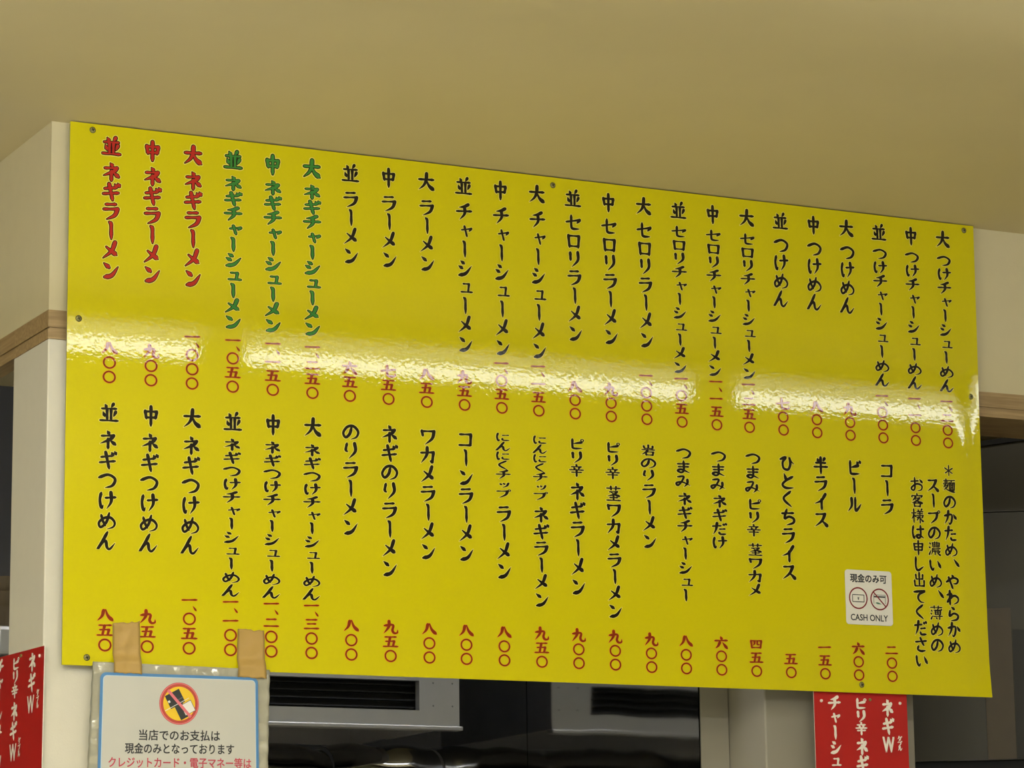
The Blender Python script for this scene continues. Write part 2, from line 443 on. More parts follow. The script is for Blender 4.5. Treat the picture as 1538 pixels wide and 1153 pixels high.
_cache = {}
def glyph(ch, grow=0.0, bold=1.0):
    key = (ch, grow, bold)
    if key in _cache:
        return _cache[key]
    if ch in SMALL:
        base, k, ox, oy = SMALL[ch]
        out = [[[(x * k + ox + 8, y * k + oy + 12) for x, y in poly] for poly in st] for st in glyph(base, grow / k, bold * 1.12)]
        _cache[key] = out
        return out
    w = THIN.get(ch, 1.0) * bold
    out = []
    for st in G[ch].split('|'):
        kind, body = st[0], st[1:].split(' ')
        pts = [tuple(float(q) for q in p.split(',')) for p in body if ',' in p]
        if kind in 'oO':
            r = float(body[1]); th = (5.6 if kind == 'O' else 4.0) + grow
            ps = []
            for k in range(28):
                a0, a1 = 2 * math.pi * k / 28, 2 * math.pi * (k + 1) / 28
                ps.append([(pts[0][0] + q * math.cos(a), pts[0][1] + q * math.sin(a)) for a, q in ((a0, r - th), (a1, r - th), (a1, r + th), (a0, r + th))])
            out.append(ps)
        elif kind == 'H':
            out.append(stroke_polys('h', pts[:2], w, grow)); out.append(stroke_polys('v', pts[1:], w, grow))
        elif kind == 'P':
            out.append(stroke_polys('h', pts[:2], w, grow)); out.append(stroke_polys('p', pts[1:], w, grow))
        else:
            out.append(stroke_polys(kind, pts, w, grow))
    _cache[key] = out
    return out

FRONT = (lambda u, z, d: (u, board_y(u, ZC - z) - d, z))           # d = distance in front of the plane
def put_glyph(mb, ch, u, z, wid, hei, depth, mi, grow=0.0, bold=1.0, place=FRONT):
    for si, st in enumerate(glyph(ch, grow, bold)):
        for pi, poly in enumerate(st):
            dd = depth + si * 4e-6 + pi * 2e-7
            pts = [place(u + (x / 100 - 0.5) * wid, z + (0.5 - y / 100) * hei, dd) for x, y in poly]
            mb.face(pts, mi)

# flat gothic print, from the built-in interface font's outlines
def print_text(mb, body, u0, u1, z, hei, depth, mi, bold=0.0, place=FRONT, slope=0.0):
    cu = bpy.data.curves.new('print', 'FONT')
    cu.body = body
    cu.size = 1.0
    cu.fill_mode = 'FRONT'
    cu.resolution_u = 3
    o = bpy.data.objects.new('print', cu)
    me = bpy.data.meshes.new_from_object(o)
    xs = [v.co.x for v in me.vertices]; ys = [v.co.y for v in me.vertices]
    x0, x1, y0, y1 = min(xs), max(xs), min(ys), max(ys)
    for n, (ox, oy) in enumerate(((-1, -1), (1, -1), (-1, 1), (1, 1)) if bold else ((0, 0),)):     # heavier print: the outline struck four times
        base = len(mb.v)
        for v in me.vertices:
            tx = (v.co.x - x0) / (x1 - x0); ty = (v.co.y - y0) / (y1 - y0) - 0.5
            mb.v.append(place(u0 + tx * (u1 - u0) + ox * bold * hei, z + ty * hei + slope * (tx - 0.5) * (u1 - u0) + oy * bold * hei, depth + n * 4e-6))
        for p in me.polygons:
            mb.f.append(tuple(base + i for i in p.vertices)); mb.mi.append(mi)
    bpy.data.objects.remove(o); bpy.data.curves.remove(cu); bpy.data.meshes.remove(me)

# ------------------------------------------------------------------ the menu board
BW, BH, BT = 1.82, 0.911, 0.003
board = thing('menu_board', 'long glossy yellow menu board of vertical brush lettering screwed under the ceiling', 'menu board', (BW / 2, 0, Z(-BH)))

EDGE = ((0.0, -0.0015), (0.19, 0.0012), (0.29, 0.0026), (0.335, 0.0038), (0.39, 0.0044), (0.55, 0.0056), (0.66, 0.0060), (0.78, 0.0060), (0.85, 0.0050), (0.911, 0.0))
def board_y(u, v):                              # v = metres below the top edge; the right edge is bent towards the wall
    t = max(0.0, (u - 1.758) / (BW - 1.758))
    y = lerp_prof(EDGE, v) * t * t * (3 - 2 * t) if t > 0 else 0.0
    return y
def build_panel():
    us = [i * BW / 60 for i in range(56)] + [1.70 + i * (BW - 1.70) / 36 for i in range(37)]
    us = sorted(set(round(q, 5) for q in us))
    vs = [.0022 + i * (BH - .0022) / 70 for i in range(71)]
    nu, nv = len(us), len(vs)
    m = MB()
    for back in (0, 1):
        for v in vs:
            for u in us:
                m.v.append((u, board_y(u, v) + back * BT, Z(-v)))
    N = nu * nv
    for j in range(nv - 1):
        for i in range(nu - 1):
            a = j * nu + i
            m.f.append((a, a + nu, a + nu + 1, a + 1)); m.mi.append(0)
            m.f.append((N + a, N + a + 1, N + a + nu + 1, N + a + nu)); m.mi.append(1)
    def rim(*q):                                 # the cut edge keeps its own corners, so it shades flat
        m.face([m.v[k] for k in q], 1)
    for i in range(nu - 1):
        rim(i, i + 1, N + i + 1, N + i)
        a = (nv - 1) * nu + i
        rim(a + 1, a, N + a, N + a + 1)
    for j in range(nv - 1):
        a = j * nu
        rim(a + nu, a, N + a, N + a + nu)
        a = j * nu + nu - 1
        rim(a, a + nu, N + a + nu, N + a)
    o = m.build('panel', ['yellow', 'edge'], board)
    o.data.polygons.foreach_set('use_smooth', [f == 0 for f in m.mi])
build_panel()

U0, DU = 0.0735, 0.07285
def ucol(k):
    return U0 + DU * k
D_H, D_O, D_F = 0.00030, 0.00055, 0.00080
def write(name, runs, style, label=None):
    """runs: (text, u_top, u_bottom, z_first, pitch, width, height)"""
    mb = MB()
    for text, ua, ub, z0, pitch, wid, hei in runs:
        n = len(text)
        for i, ch in enumerate(text):
            u = ua + (ub - ua) * (i / max(1, n - 1)); z = Z(z0 - i * pitch)
            w2, h2 = wid, hei
            if ch in 'ャュッ':
                u += 0.0022
            if ch == '、':
                u += 0.010; z += 0.006
            if style in ('red', 'green'):
                put_glyph(mb, ch, u, z, w2, h2, D_H, 0, 7.6, 1.0)
                put_glyph(mb, ch, u, z, w2, h2, D_O, 1, 3.6, 1.0)
                put_glyph(mb, ch, u, z, w2, h2, D_F, 2, -1.0, 1.0)
            else:
                put_glyph(mb, ch, u, z, w2, h2, D_H, 0, 3.4)
                put_glyph(mb, ch, u, z, w2, h2, D_F, 1)
    o = mb.build(name, ['halo', 'black', style] if style in ('red', 'green') else ['halo', style], board)
    if label:
        o['label'] = label
    return o

SIZES = '並中大'
NW = 0.0315
def H(p):                                        # letter height from the line pitch
    return p * 0.90
TOP = (['red'] * 3 + ['green'] * 3 + ['black'] * 18)
NAMES = [('ネギラーメン', -.0822, .0337)] * 3 + [('ネギチャーシューメン', -.0788, .0268)] * 3 + [('ラーメン', -.0842, .0333)] * 3 \
    + [('チャーシューメン', -.0846, .0340)] * 3 + [('セロリラーメン', -.0824, .0338)] * 3 + [('セロリチャーシューメン', -.0778, .0253)] * 3 \
    + [('つけめん', -.0811, .0345)] * 3 + [('つけチャーシューめん', -.0768, .0272)] * 3
for k in range(24):
    t, z0, p = NAMES[k]
    lean = -0.004 if k >= 15 else 0.0005
    write('dish_name', [(SIZES[k % 3], ucol(k) - .001, ucol(k), -.0382 + (.0015 if k > 17 else 0), .03, .0335, .0335),
                        (t, ucol(k) - .0005, ucol(k) - .0005 + lean, z0, p, NW, H(p))], TOP[k],
          'red dark-edged lettering' if k < 3 else 'green dark-edged lettering' if k < 6 else None)
BOT = [[('ネギつけめん', -.5376, .0336)]] * 3 + [[('ネギつけチャーシューめん', -.5313, .0224)]] * 3
for k in range(6):
    (t, z0, p), = BOT[k]
    write('dish_name', [(SIZES[k % 3], ucol(k) + .001, ucol(k), -.4928, .03, .0335, .0335), (t, ucol(k) - .0002, ucol(k) - .0012, z0, p, NW, H(p))], 'black')
REST = {
    6: [('のりラーメン', -.4946, .0328)], 7: [('ネギのりラーメン', -.4934, .0332)], 8: [('ワカメラーメン', -.4931, .0333)], 9: [('コーンラーメン', -.4931, .0332)],
    10: [('にんにくチップ', -.4841, .0167), ('ラーメン', -.6203, .0332)], 11: [('にんにくチップ', -.4841, .0167), ('ネギラーメン', -.6178, .0299)],
    12: [('ピリ辛', -.4871, .0239), ('ネギラーメン', -.5719, .0338)], 13: [('ピリ辛', -.4887, .0232), ('茎ワカメラーメン', -.5716, .0299)],
    14: [('岩のり', -.4889, .0228), ('ラーメン', -.5627, .0300)], 15: [('つまみ', -.4889, .0258), ('ネギチャーシュー', -.5727, .0250)],
    16: [('つまみ', -.4896, .0260), ('ネギだけ', -.5728, .0252)], 17: [('つまみ', -.4890, .0265), ('ピリ辛', -.5746, .0240), ('茎ワカメ', -.6575, .0248)],
    18: [('ひとくちライス', -.4930, .0337)], 19: [('半ライス', -.4933, .0337)], 20: [('ビール', -.4935, .0343)], 21: [('コーラ', -.4939, .0341)],
}
for k, runs in REST.items():
    write('dish_name', [(t, ucol(k) - .0015, ucol(k) - .0022 - (.0015 if k > 14 else 0), z0, p, NW if p > .02 else .029, H(p) if p > .02 else p * .98) for t, z0, p in runs], 'black')

def price(k, txt, zlast, du):
    mb = MB()
    q = .0243
    z = zlast
    prev = None
    for ch in reversed(txt):
        u = ucol(k) + du
        if ch == '、':
            z += q * .72
            put_glyph(mb, ch, u + .0085, Z(z), .015, .015, D_H, 0, 3.0); put_glyph(mb, ch, u + .0085, Z(z), .015, .015, D_F, 1)
            prev = ch
            continue
        if prev is not None:
            z += q * (.58 if prev == '、' else 1.0)
        wid, hei = (.0262, .0242) if ch == '〇' else (.0275, .0205)
        if ch in '八九六七':
            wid, hei = .0285, .0235
        put_glyph(mb, ch, u, Z(z), wid, hei, D_H, 0, 3.2); put_glyph(mb, ch, u, Z(z), wid, hei, D_F, 1, 0, .98)
        prev = ch
    mb.build('price', ['pricehalo', 'price'], board)
for k, t in enumerate('八〇〇 九〇〇 一、〇〇〇 一、〇五〇 一、一五〇 一、二五〇 六五〇 七五〇 八五〇 九五〇 一、〇五〇 一、一五〇 八〇〇 九〇〇 一、〇〇〇 一、〇五〇 一、一五〇 一、二五〇 七〇〇 八〇〇 九〇〇 一、〇〇〇 一、一〇〇 一、二〇〇'.split()):
    price(k, t, -.4320, .0003 if k < 6 else -.003 if k < 17 else -.0068)
for k, t in enumerate('八五〇 九五〇 一、〇五〇 一、一〇〇 一、二〇〇 一、三〇〇 八〇〇 九五〇 八〇〇 八〇〇 八〇〇 九五〇 九〇〇 九〇〇 九〇〇 八〇〇 六〇〇 四五〇 五〇 一五〇 六〇〇 二〇〇'.split()):
    price(k, t, -.8765 if k < 14 else -.8785, -.0012 if k < 9 else -.0036 if k < 15 else -.0055)
write('note_line', [('＊', 1.7406, 1.7406, -.4855, .03, .024, .024), ('麺のかため、やわらかめ', 1.7403, 1.7379, -.5147, .0303, .0285, .0275)], 'black')
write('note_line', [('スープの濃いめ、薄めの', 1.7039, 1.6999, -.5152, .0302, .0285, .0275)], 'black')
write('note_line', [('お客様は申し出てください', 1.6669, 1.6636, -.5158, .0301, .0285, .0275)], 'black')

def screw(u, z, parent, r=0.0042):
    y0 = board_y(u, -z)
    m = MB()
    n = 18
    prof = [(r * 1.15, 0.0), (r * 1.1, 0.0008), (r * 0.8, 0.0016), (r * 0.35, 0.0019)]
    for (ra, da), (rb, db) in zip(prof, prof[1:]):
        for k in range(n):
            a0, a1 = 2 * math.pi * k / n, 2 * math.pi * (k + 1) / n
            m.face([(u + ra * math.cos(a0), y0 - da, Z(z) + ra * math.sin(a0)), (u + ra * math.cos(a1), y0 - da, Z(z) + ra * math.sin(a1)),
                    (u + rb * math.cos(a1), y0 - db, Z(z) + rb * math.sin(a1)), (u + rb * math.cos(a0), y0 - db, Z(z) + rb * math.sin(a0))])
    m.face([(u + prof[-1][0] * math.cos(2 * math.pi * k / n), y0 - 0.0019, Z(z) + prof[-1][0] * math.sin(2 * math.pi * k / n)) for k in range(n)])
    for a in (0.4, 0.4 + math.pi / 2):
        c, s_ = math.cos(a), math.sin(a)
        m.face([(u + (x * c - q * s_) * r, y0 - 0.0021, Z(z) + (x * s_ + q * c) * r) for x, q in ((-.7, -.16), (.7, -.16), (.7, .16), (-.7, .16))], 1)
    for ring in (1.15,):                         # dark dimple pressed in the face around the head
        for k in range(n):
            a0, a1 = 2 * math.pi * k / n, 2 * math.pi * (k + 1) / n
            m.face([(u + q * math.cos(a), y0 - 0.0003, Z(z) + q * math.sin(a)) for a, q in ((a0, r * 1.1), (a1, r * 1.1), (a1, r * 1.32), (a0, r * 1.32))], 1)
    m.build('screw', ['screw', 'screwhole'], parent)
for u, z in ((.0393, -.0129), (.9068, -.0168), (1.7980, -.0128), (.0198, -.3375), (1.8008, -.3379), (.0420, -.8978), (1.5303, -.8963)):
    screw(u, z, board)

# ------------------------------------------------------------------ cash only sticker on the board
def quad_map(tl, tr, br, bl):
    def f(s, t):
        return tuple((tl[c] * (1 - s) + tr[c] * s) * (1 - t) + (bl[c] * (1 - s) + br[c] * s) * t for c in (0, 1))
    return f
def rounded(w, h, r, n=6):
    pts = []
    for cx, cy, a0 in ((w - r, h - r, 0), (r, h - r, 90), (r, r, 180), (w - r, r, 270)):
        for k in range(n + 1):
            a = math.radians(a0 + 90 * k / n)
            pts.append((cx + r * math.cos(a), cy + r * math.sin(a)))
    return pts
def slab(m, pts2, y0, y1, mi=0):                 # pts2 in (u, z) counter-clockwise seen from the room
    a = [(u, y0, z) for u, z in pts2]; c = [(u, y1, z) for u, z in pts2]
    m.face(a, mi); m.face(c[::-1], mi)
    for k in range(len(a)):
        j = (k + 1) % len(a)
        m.face([a[j], a[k], c[k], c[j]], mi)
def ring2(m, cu, cz, ra, rb, y, mi, n=40):
    for k in range(n):
        a0, a1 = 2 * math.pi * k / n, 2 * math.pi * (k + 1) / n
        m.face([(cu + q * math.cos(a), y, cz + q * math.sin(a)) for a, q in ((a0, ra), (a1, ra), (a1, rb), (a0, rb))], mi)
def poly2(m, pts, y, mi=0):
    m.face([(u, y, z) for u, z in pts], mi)
def strip2(m, p, q, w, y, mi=0):
    dx, dz = q[0] - p[0], q[1] - p[1]
    d = math.hypot(dx, dz)
    nx, nz = -dz / d * w / 2, dx / d * w / 2
    poly2(m, [(p[0] + nx, p[1] + nz), (q[0] + nx, q[1] + nz), (q[0] - nx, q[1] - nz), (p[0] - nx, p[1] - nz)], y, mi)

st = thing('cash_only_sticker', 'small white CASH ONLY sticker at the lower right of the yellow board', 'sticker', (1.5515, -.0012, Z(-.7855)))
m = MB(); slab(m, [(1.5005 + x, Z(-.7855) + y) for x, y in rounded(.102, .1012, .006)], -.0018, -.0012); m.build('backing', 'sticker', st)
m = MB(); print_text(m, '現金のみ可', 1.5118, 1.5908, Z(-.6995), .0155, .00200, 0, .028); m.build('heading', 'ink', st)
m = MB(); print_text(m, 'CASH ONLY', 1.5105, 1.5912, Z(-.7722), .0115, .00200, 0, .020); m.build('caption', 'ink', st)
m = MB()
ring2(m, 1.5279, Z(-.7367), .0178, .0204, -.00200, 0)
x0, x1, zt, zb = 1.5155, 1.5405, Z(-.7305), Z(-.7435)
for p, q in (((x0, zt), (x1, zt)), ((x1, zt), (x1, zb)), ((x1, zb), (x0, zb)), ((x0, zb), (x0, zt))):
    strip2(m, p, q, .0014, -.00202, 1)
for p, q in (((1.5262, Z(-.7345)), (1.5280, Z(-.7368))), ((1.5298, Z(-.7345)), (1.5280, Z(-.7368))), ((1.5280, Z(-.7365)), (1.5280, Z(-.7402))), ((1.5262, Z(-.7380)), (1.5298, Z(-.7380)))):
    strip2(m, p, q, .0011, -.00203, 1)
m.build('cash_symbol', ['maroon', 'ink'], st)
m = MB()
ring2(m, 1.5746, Z(-.7372), .0178, .0204, -.00200, 0)
x0, x1, zt, zb = 1.5620, 1.5872, Z(-.7290), Z(-.7455)
for p, q in (((x0, zt), (x1, zt)), ((x1, zt), (x1, zb)), ((x0, zb), (x0, zt))):
    strip2(m, p, q, .0010, -.00202, 2)
strip2(m, (x0, Z(-.7325)), (x1, Z(-.7325)), .0026, -.00203, 1)
poly2(m, [(1.5650, Z(-.7440)), (1.5690, Z(-.7425)), (1.5735, Z(-.7435)), (1.5790, Z(-.7465)), (1.5700, Z(-.7462))], -.00203, 3)
strip2(m, (1.5746 - .0135, Z(-.7372) + .0135), (1.5746 + .0135, Z(-.7372) - .0135), .0024, -.00205, 0)
M['pale_green'] = mat('pale_green_print', srgb(96, 138, 112), .45)
m.build('no_card_symbol', ['maroon', 'ink', 'grey', 'pale_green'], st)

# ------------------------------------------------------------------ laminated payment notice hanging from the board
NY = -0.0045
nt_ = thing('payment_notice', 'laminated white paper notice with blue border taped below the yellow board', 'notice', (.204, NY, Z(-1.117)))
lam = quad_map((.0509, -.9044), (.3599, -.9078), (.3560, -1.117), (.0424, -1.117))
def fold(s, t):
    e = max(abs(s - .5) * 2 - .80, 0) / .20
    e2 = max(.10 - t, 0) / .10
    return 0.0012 * (e * math.sin(t * 46 + s * 7) + e2 * math.sin(s * 60)) + 0.0006 * math.sin(s * 9) * math.sin(t * 5)
m = MB()
NS, NT = 60, 60
for back in (0, 1):
    for j in range(NT + 1):
        for i in range(NS + 1):
            u, z = lam(i / NS, j / NT)
            m.v.append((u, NY + fold(i / NS, j / NT) + .0004 * back, Z(z)))
K = (NS + 1) * (NT + 1)
for j in range(NT):
    for i in range(NS):
        a = j * (NS + 1) + i
        m.f.append((a, a + NS + 1, a + NS + 2, a + 1)); m.mi.append(0)
        m.f.append((K + a, K + a + 1, K + a + NS + 2, K + a + NS + 1)); m.mi.append(0)
for j in range(NT):
    for a in (j * (NS + 1), j * (NS + 1) + NS):
        m.f.append((a, a + NS + 1, K + a + NS + 1, K + a)); m.mi.append(0)
for i in range(NS):
    for a in (i, NT * (NS + 1) + i):
        m.f.append((a, a + 1, K + a + 1, K + a)); m.mi.append(0)
m.build('laminate', 'laminate', nt_, smooth=True)
pap = quad_map((.0632, -.9213), (.3372, -.9215), (.3402, -1.105), (.0600, -1.105))
def sheet(name, inset, mt, y, rad, n=10):
    m = MB()
    w, h = .2755, .184
    pts = []
    for x, q in rounded(w - 2 * inset, h - 2 * inset, rad, n):
        s, t = (x + inset) / w, 1 - (q + inset) / h
        u, z = pap(s, t)
        pts.append((u, Z(z)))
    slab(m, pts, y, y + .0002)
    return m.build(name, mt, nt_)
sheet('blue_border', 0, 'blue', NY - .0030, .010)
sheet('border_edge', .0047, 'ltblue', NY - .0033, .007)
sheet('paper', .0058, 'paper', NY - .0036, .006)
NP = -(NY - .0040)
m = MB(); print_text(m, '当店でのお支払は', .1300, .2700, Z(-1.0206), .0170, NP, 0, .016, slope=.010); m.build('text_line', 'ink', nt_)
m = MB(); print_text(m, '現金のみとなっております', .1062, .2950, Z(-1.0424), .0170, NP, 0, .016, slope=.010); m.build('text_line', 'ink', nt_)
m = MB(); print_text(m, 'クレジットカード・電子マネー等は', .0785, .3255, Z(-1.0650), .0165, NP, 0, .016, slope=.010); m.build('text_line', 'pink', nt_)['label'] = 'rose red text line'
# no cards symbol
ic, iz = .1985, Z(-.9688)
m = MB(); yy = -NP
poly2(m, [(ic + .0345 * math.cos(2 * math.pi * k / 48), iz + .0345 * math.sin(2 * math.pi * k / 48)) for k in range(48)], yy, 0)
poly2(m, [(ic + .0337 * math.cos(2 * math.pi * k / 48), iz + .0337 * math.sin(2 * math.pi * k / 48)) for k in range(48)], yy - .0001, 4)
poly2(m, [(ic + .0322 * math.cos(2 * math.pi * k / 48), iz + .0322 * math.sin(2 * math.pi * k / 48)) for k in range(48)], yy - .0002, 1)
poly2(m, [(ic + .0278 * math.cos(2 * math.pi * k / 48), iz + .0278 * math.sin(2 * math.pi * k / 48)) for k in range(48)], yy - .0003, 2)
disc = m.build('symbol_disc', ['ired', 'ired', 'iyellow', 'ink', 'ipink'], nt_)
m = MB()
def rect_rot(cu, cz, w, h, ang, y, mi):
    c, s_ = math.cos(ang), math.sin(ang)
    poly2(m, [(cu + x * c - q * s_, cz + x * s_ + q * c) for x, q in ((-w / 2, -h / 2), (w / 2, -h / 2), (w / 2, h / 2), (-w / 2, h / 2))], y, mi)
A = math.radians(28)
rect_rot(ic - .0075, iz + .0075, .0275, .0235, A, yy - .0004, 0)
rect_rot(ic + .0045, iz - .0125, .0155, .0250, A, yy - .0005, 0)
rect_rot(ic + .0155, iz - .0065, .0200, .0195, A, yy - .0006, 2)
rect_rot(ic + .0155, iz - .0065, .0182, .0177, A, yy - .0007, 1)
rect_rot(ic - .0175, iz + .0025, .0038, .0038, A, yy - .0006, 1)
rect_rot(ic + .0005, iz + .0075, .0140, .0016, A, yy - .0005, 2)
strip2(m, (ic - .0245, iz - .0125), (ic + .0165, iz + .0095), .0009, yy - .0008, 1)
m.build('symbol_cards', ['dkgrey', 'white', 'grey'], disc)
m = MB(); strip2(m, (ic - .0200, iz + .0215), (ic + .0200, iz - .0215), .0048, yy - .0010, 0); m.build('symbol_slash', 'ipink', disc)

# ------------------------------------------------------------------ tape strips that hold the notice
def tape(label, tl, tr, br, bl, seed):
    rnd = random.Random(seed)
    f = quad_map(tl, tr, br, bl)
    m = MB()
    ns, ntt = 10, 22
    jt = [rnd.uniform(-.0015, .0015) for _ in range(ns + 1)]
    jb = [rnd.uniform(-.0010, .0010) for _ in range(ns + 1)]
    for back in (0, 1):
        for j in range(ntt + 1):
            for i in range(ns + 1):
                s, t = i / ns, j / ntt
                u, z = f(s, t)
                z += jt[i] * (1 - t) + jb[i] * t
                over = min(1, max(0, (-z - .890) / .014))                 # steps over the edge of the film
                y = -.0014 - over * .0072 - .0004 * math.sin(t * 17 + s * 4) - .0003 * math.sin(s * 11 + t * 6)
                m.v.append((u, y + back * .0003, Z(z)))
    k = (ns + 1) * (ntt + 1)
    for j in range(ntt):
        for i in range(ns):
            a = j * (ns + 1) + i
            m.f.append((a, a + ns + 1, a + ns + 2, a + 1)); m.mi.append(0)
            m.f.append((k + a, k + a + 1, k + a + ns + 2, k + a + ns + 1)); m.mi.append(0)
    for j in range(ntt):
        for a in (j * (ns + 1), j * (ns + 1) + ns):
            m.f.append((a, a + ns + 1, k + a + ns + 1, k + a)); m.mi.append(0)
    for i in range(ns):
        for a in (i, ntt * (ns + 1) + i):
            m.f.append((a, a + 1, k + a + 1, k + a)); m.mi.append(0)
    tag(m.build('tape_strip', 'tape', smooth=True), label, 'tape', 'tape strips holding the notice')
tape('tan tape strip over the top left of the payment notice', (.0848, -.8400), (.1317, -.8360), (.1339, -.9225), (.0859, -.9217), 3)
tape('tan tape strip over the top right corner of the payment notice', (.3033, -.8416), (.3509, -.8431), (.3524, -.9230), (.3014, -.9213), 5)

# ------------------------------------------------------------------ red hanging signs
def red_sign(label, corners, place, cols, tacks, loc, wid, rub):
    t = thing('red_sign', label, 'sign', loc, 'red topping signs')
    m = MB()
    pts = corners
    a = [place(u, Z(z), .0) for u, z in pts]; c = [place(u, Z(z), .0012) for u, z in pts]
    m.face(c, 0); m.face(a[::-1], 1)
    for k in range(4):
        j = (k + 1) % 4
        m.face([c[j], c[k], a[k], a[j]], 1)
    m.build('sheet', ['sign', 'signink'], t)
    for col in cols:
        m = MB()
        for ch, u, z, h in col:
            if ch == 'W':
                print_text(m, 'W', u - wid * .46, u + wid * .46, Z(z), h, .0018, 0, .035, place)
            elif ch in 'ダブル' and h < .016:
                put_glyph(m, ch, u, Z(z), rub, h, .0018, 0, 0, 1.25, place)
            else:
                put_glyph(m, ch, u, Z(z), wid, h, .0018, 0, 0, 1.15, place)
        m.build('sign_lettering', 'signink', t)
    for u, z, mt in tacks:
        m = MB()
        n = 10
        for (ra, da), (rb, db) in (((.0030, .0013), (.0026, .0032)), ((.0026, .0032), (.0001, .0040))):
            for k in range(n):
                a0, a1 = 2 * math.pi * k / n, 2 * math.pi * (k + 1) / n
                m.face([place(u + q * math.cos(w_), Z(z) + q * math.sin(w_), d) for w_, q, d in ((a0, ra, da), (a1, ra, da), (a1, rb, db), (a0, rb, db))])
        m.build('tack', mt, t)
    return t
def sign_cols(u_w, u_p, u_c, z0, pW, ruby_u, zl):
    h = .030
    colW = [('ネ', u_w, -.9363 + z0, h), ('ギ', u_w, -.9700 + z0, h), ('W', u_w, -1.0039 + z0, .027), ('ダ', ruby_u, -.9930 + z0, .010), ('ブ', ruby_u, -1.0015 + z0, .010), ('ル', ruby_u, -1.0100 + z0, .010)]
    colP = [('ピ', u_p, -.9304 + z0, .0215), ('リ', u_p, -.9535 + z0, .0215), ('辛', u_p, -.9763 + z0, .0225), ('ネ', u_p, -1.0085 + z0, h), ('ギ', u_p, -1.0400 + z0, h), ('W', u_p, -1.0740 + z0, .027)]
    colC = [('チ', u_c, -.9311 + z0, .0255), ('ャ', u_c, -.9570 + z0, .0255), ('ー', u_c, -.9847 + z0, .0255), ('シ', u_c, -1.0110 + z0, .0240), ('ュ', u_c, -1.0365 + z0, .0240), ('ー', u_c, -1.0640 + z0, .0240)]
    return colW, colP, colC
SY = .0085
red_sign('red sign with white vertical lettering hanging below the right of the board', [(1.4312, -1.20), (1.6330, -1.20), (1.6326, -.880), (1.4305, -.880)],
         lambda u, z, d: (u, SY - d, z), sign_cols(1.5892, 1.5309, 1.4740, 0, 0, 1.6137, 0),
         [(1.4464, -.9272, 'signink'), (1.5517, -.9225, 'screw'), (1.6172, -.9272, 'signink')], (1.532, SY, Z(-1.20)), .0265, .010)
LC = [[('ネ', .0690, -.9012, .030), ('ギ', .0700, -.9346, .030), ('W', .0738, -.9695, .027), ('ダ', .0372, -.9540, .011), ('ブ', .0378, -.9640, .011), ('ル', .0378, -.9735, .011)],
      [('ピ', .1568, -.8957, .0215), ('リ', .1584, -.9179, .0215), ('辛', .1600, -.9410, .0225), ('ネ', .1613, -.9739, .030), ('ギ', .1640, -1.0060, .030), ('W', .1650, -1.0415, .027), ('ダ', .1310, -1.0250, .011), ('ブ', .1315, -1.0350, .011), ('ル', .1320, -1.0450, .011)],
      [('チ', .2435, -.8944, .0255), ('ャ', .2435, -.9201, .0255), ('ー', .2460, -.9433, .0255), ('シ', .2445, -.9725, .0240), ('ュ', .2440, -.9965, .0240), ('ー', .2450, -1.0200, .0240), ('W', .2470, -1.0560, .027)]]
LS = .2980                                       # the sign's own left edge lies this far back along the wall
def left_place(u, z, d):
    return (PX - .0004 - d, LS - u, z)
LC = [[(c, LS - y, z, h) for c, y, z, h in col] for col in LC]
red_sign('red sign with white vertical lettering on the side of the left pillar', [(0, -1.17), (LS - .0135, -1.17), (LS - .0076, -.8801), (0, -.8752)],
         left_place, LC, [(LS - .0301, -.8944, 'signink'), (LS - .1286, -.8848, 'screw')], (PX, .15, Z(-1.17)), .038, .013)

# ------------------------------------------------------------------ kitchen: two stainless hoods with slots
def hood(label, x0, x1, hx0, hx1, slot_mat, slats):
    yf, yb = 1.0, 1.55
    zt, zb, hz0, hz1 = -.62, -.905, -.8125, -.8735
    t = thing('range_hood', label, 'range hood', ((x0 + x1) / 2, (yf + yb) / 2, Z(zb)), 'range hoods in the kitchen')
    m = MB()
    m.box(x0, x1, yf, yf + .02, Z(hz0), Z(zt)); m.box(x0, x1, yf, yf + .02, Z(zb), Z(hz1))
    m.box(x0, hx0, yf, yf + .02, Z(hz1), Z(hz0)); m.box(hx1, x1, yf, yf + .02, Z(hz1), Z(hz0))
    m.build('front_frame', 'steel', t)
    m = MB()
    m.box(x0, x0 + .012, yf + .0205, yb, Z(zb), Z(zt)); m.box(x1 - .012, x1, yf + .0205, yb, Z(zb), Z(zt))
    m.box(x0 + .012, x1 - .012, yf + .0205, yb, Z(zt - .012), Z(zt)); m.box(x0 + .012, x1 - .012, yb - .012, yb, Z(zb), Z(zt - .012))
    m.build('hood_body', 'steel', t)
    m = MB(); m.box(x0 - .002, x1 + .004, yf - .010, yf + .02, Z(zb - .009), Z(zb)); m.build('bottom_lip', 'steel', t, bevel=.002)
    m = MB(); m.box(hx0 - .03, hx1 + .06, yf + .055, yf + .06, Z(hz1 - .01), Z(hz0 + .01)); m.build('slot_back', slot_mat, t)
    for k in range(slats):
        z = hz1 + (k + .6) * (hz0 - hz1) / slats
        m = MB(); m.box(hx0, hx1, yf + .024, yf + .046, Z(z - .003), Z(z)); m.build('slat', 'slat', t)
    if slats:
        m = MB(); m.box(hx0 + .17, hx0 + .175, yf + .018, yf + .024, Z(hz1), Z(hz0)); m.build('slat_bar', 'pot', t)
    for px in (x1 - .016, x1 - .060):
        for pz in (hz0 - .004, hz1 + .010):
            m = MB()
            m.face([(px + .002 * math.cos(2 * math.pi * q / 8), yf - .0006, Z(pz) + .002 * math.sin(2 * math.pi * q / 8)) for q in range(8)])
            m.build('rivet', 'pot', t)
hood('stainless range hood with black slatted slot below the left of the board', .40, 1.190, .45, 1.099, 'slot', 4)

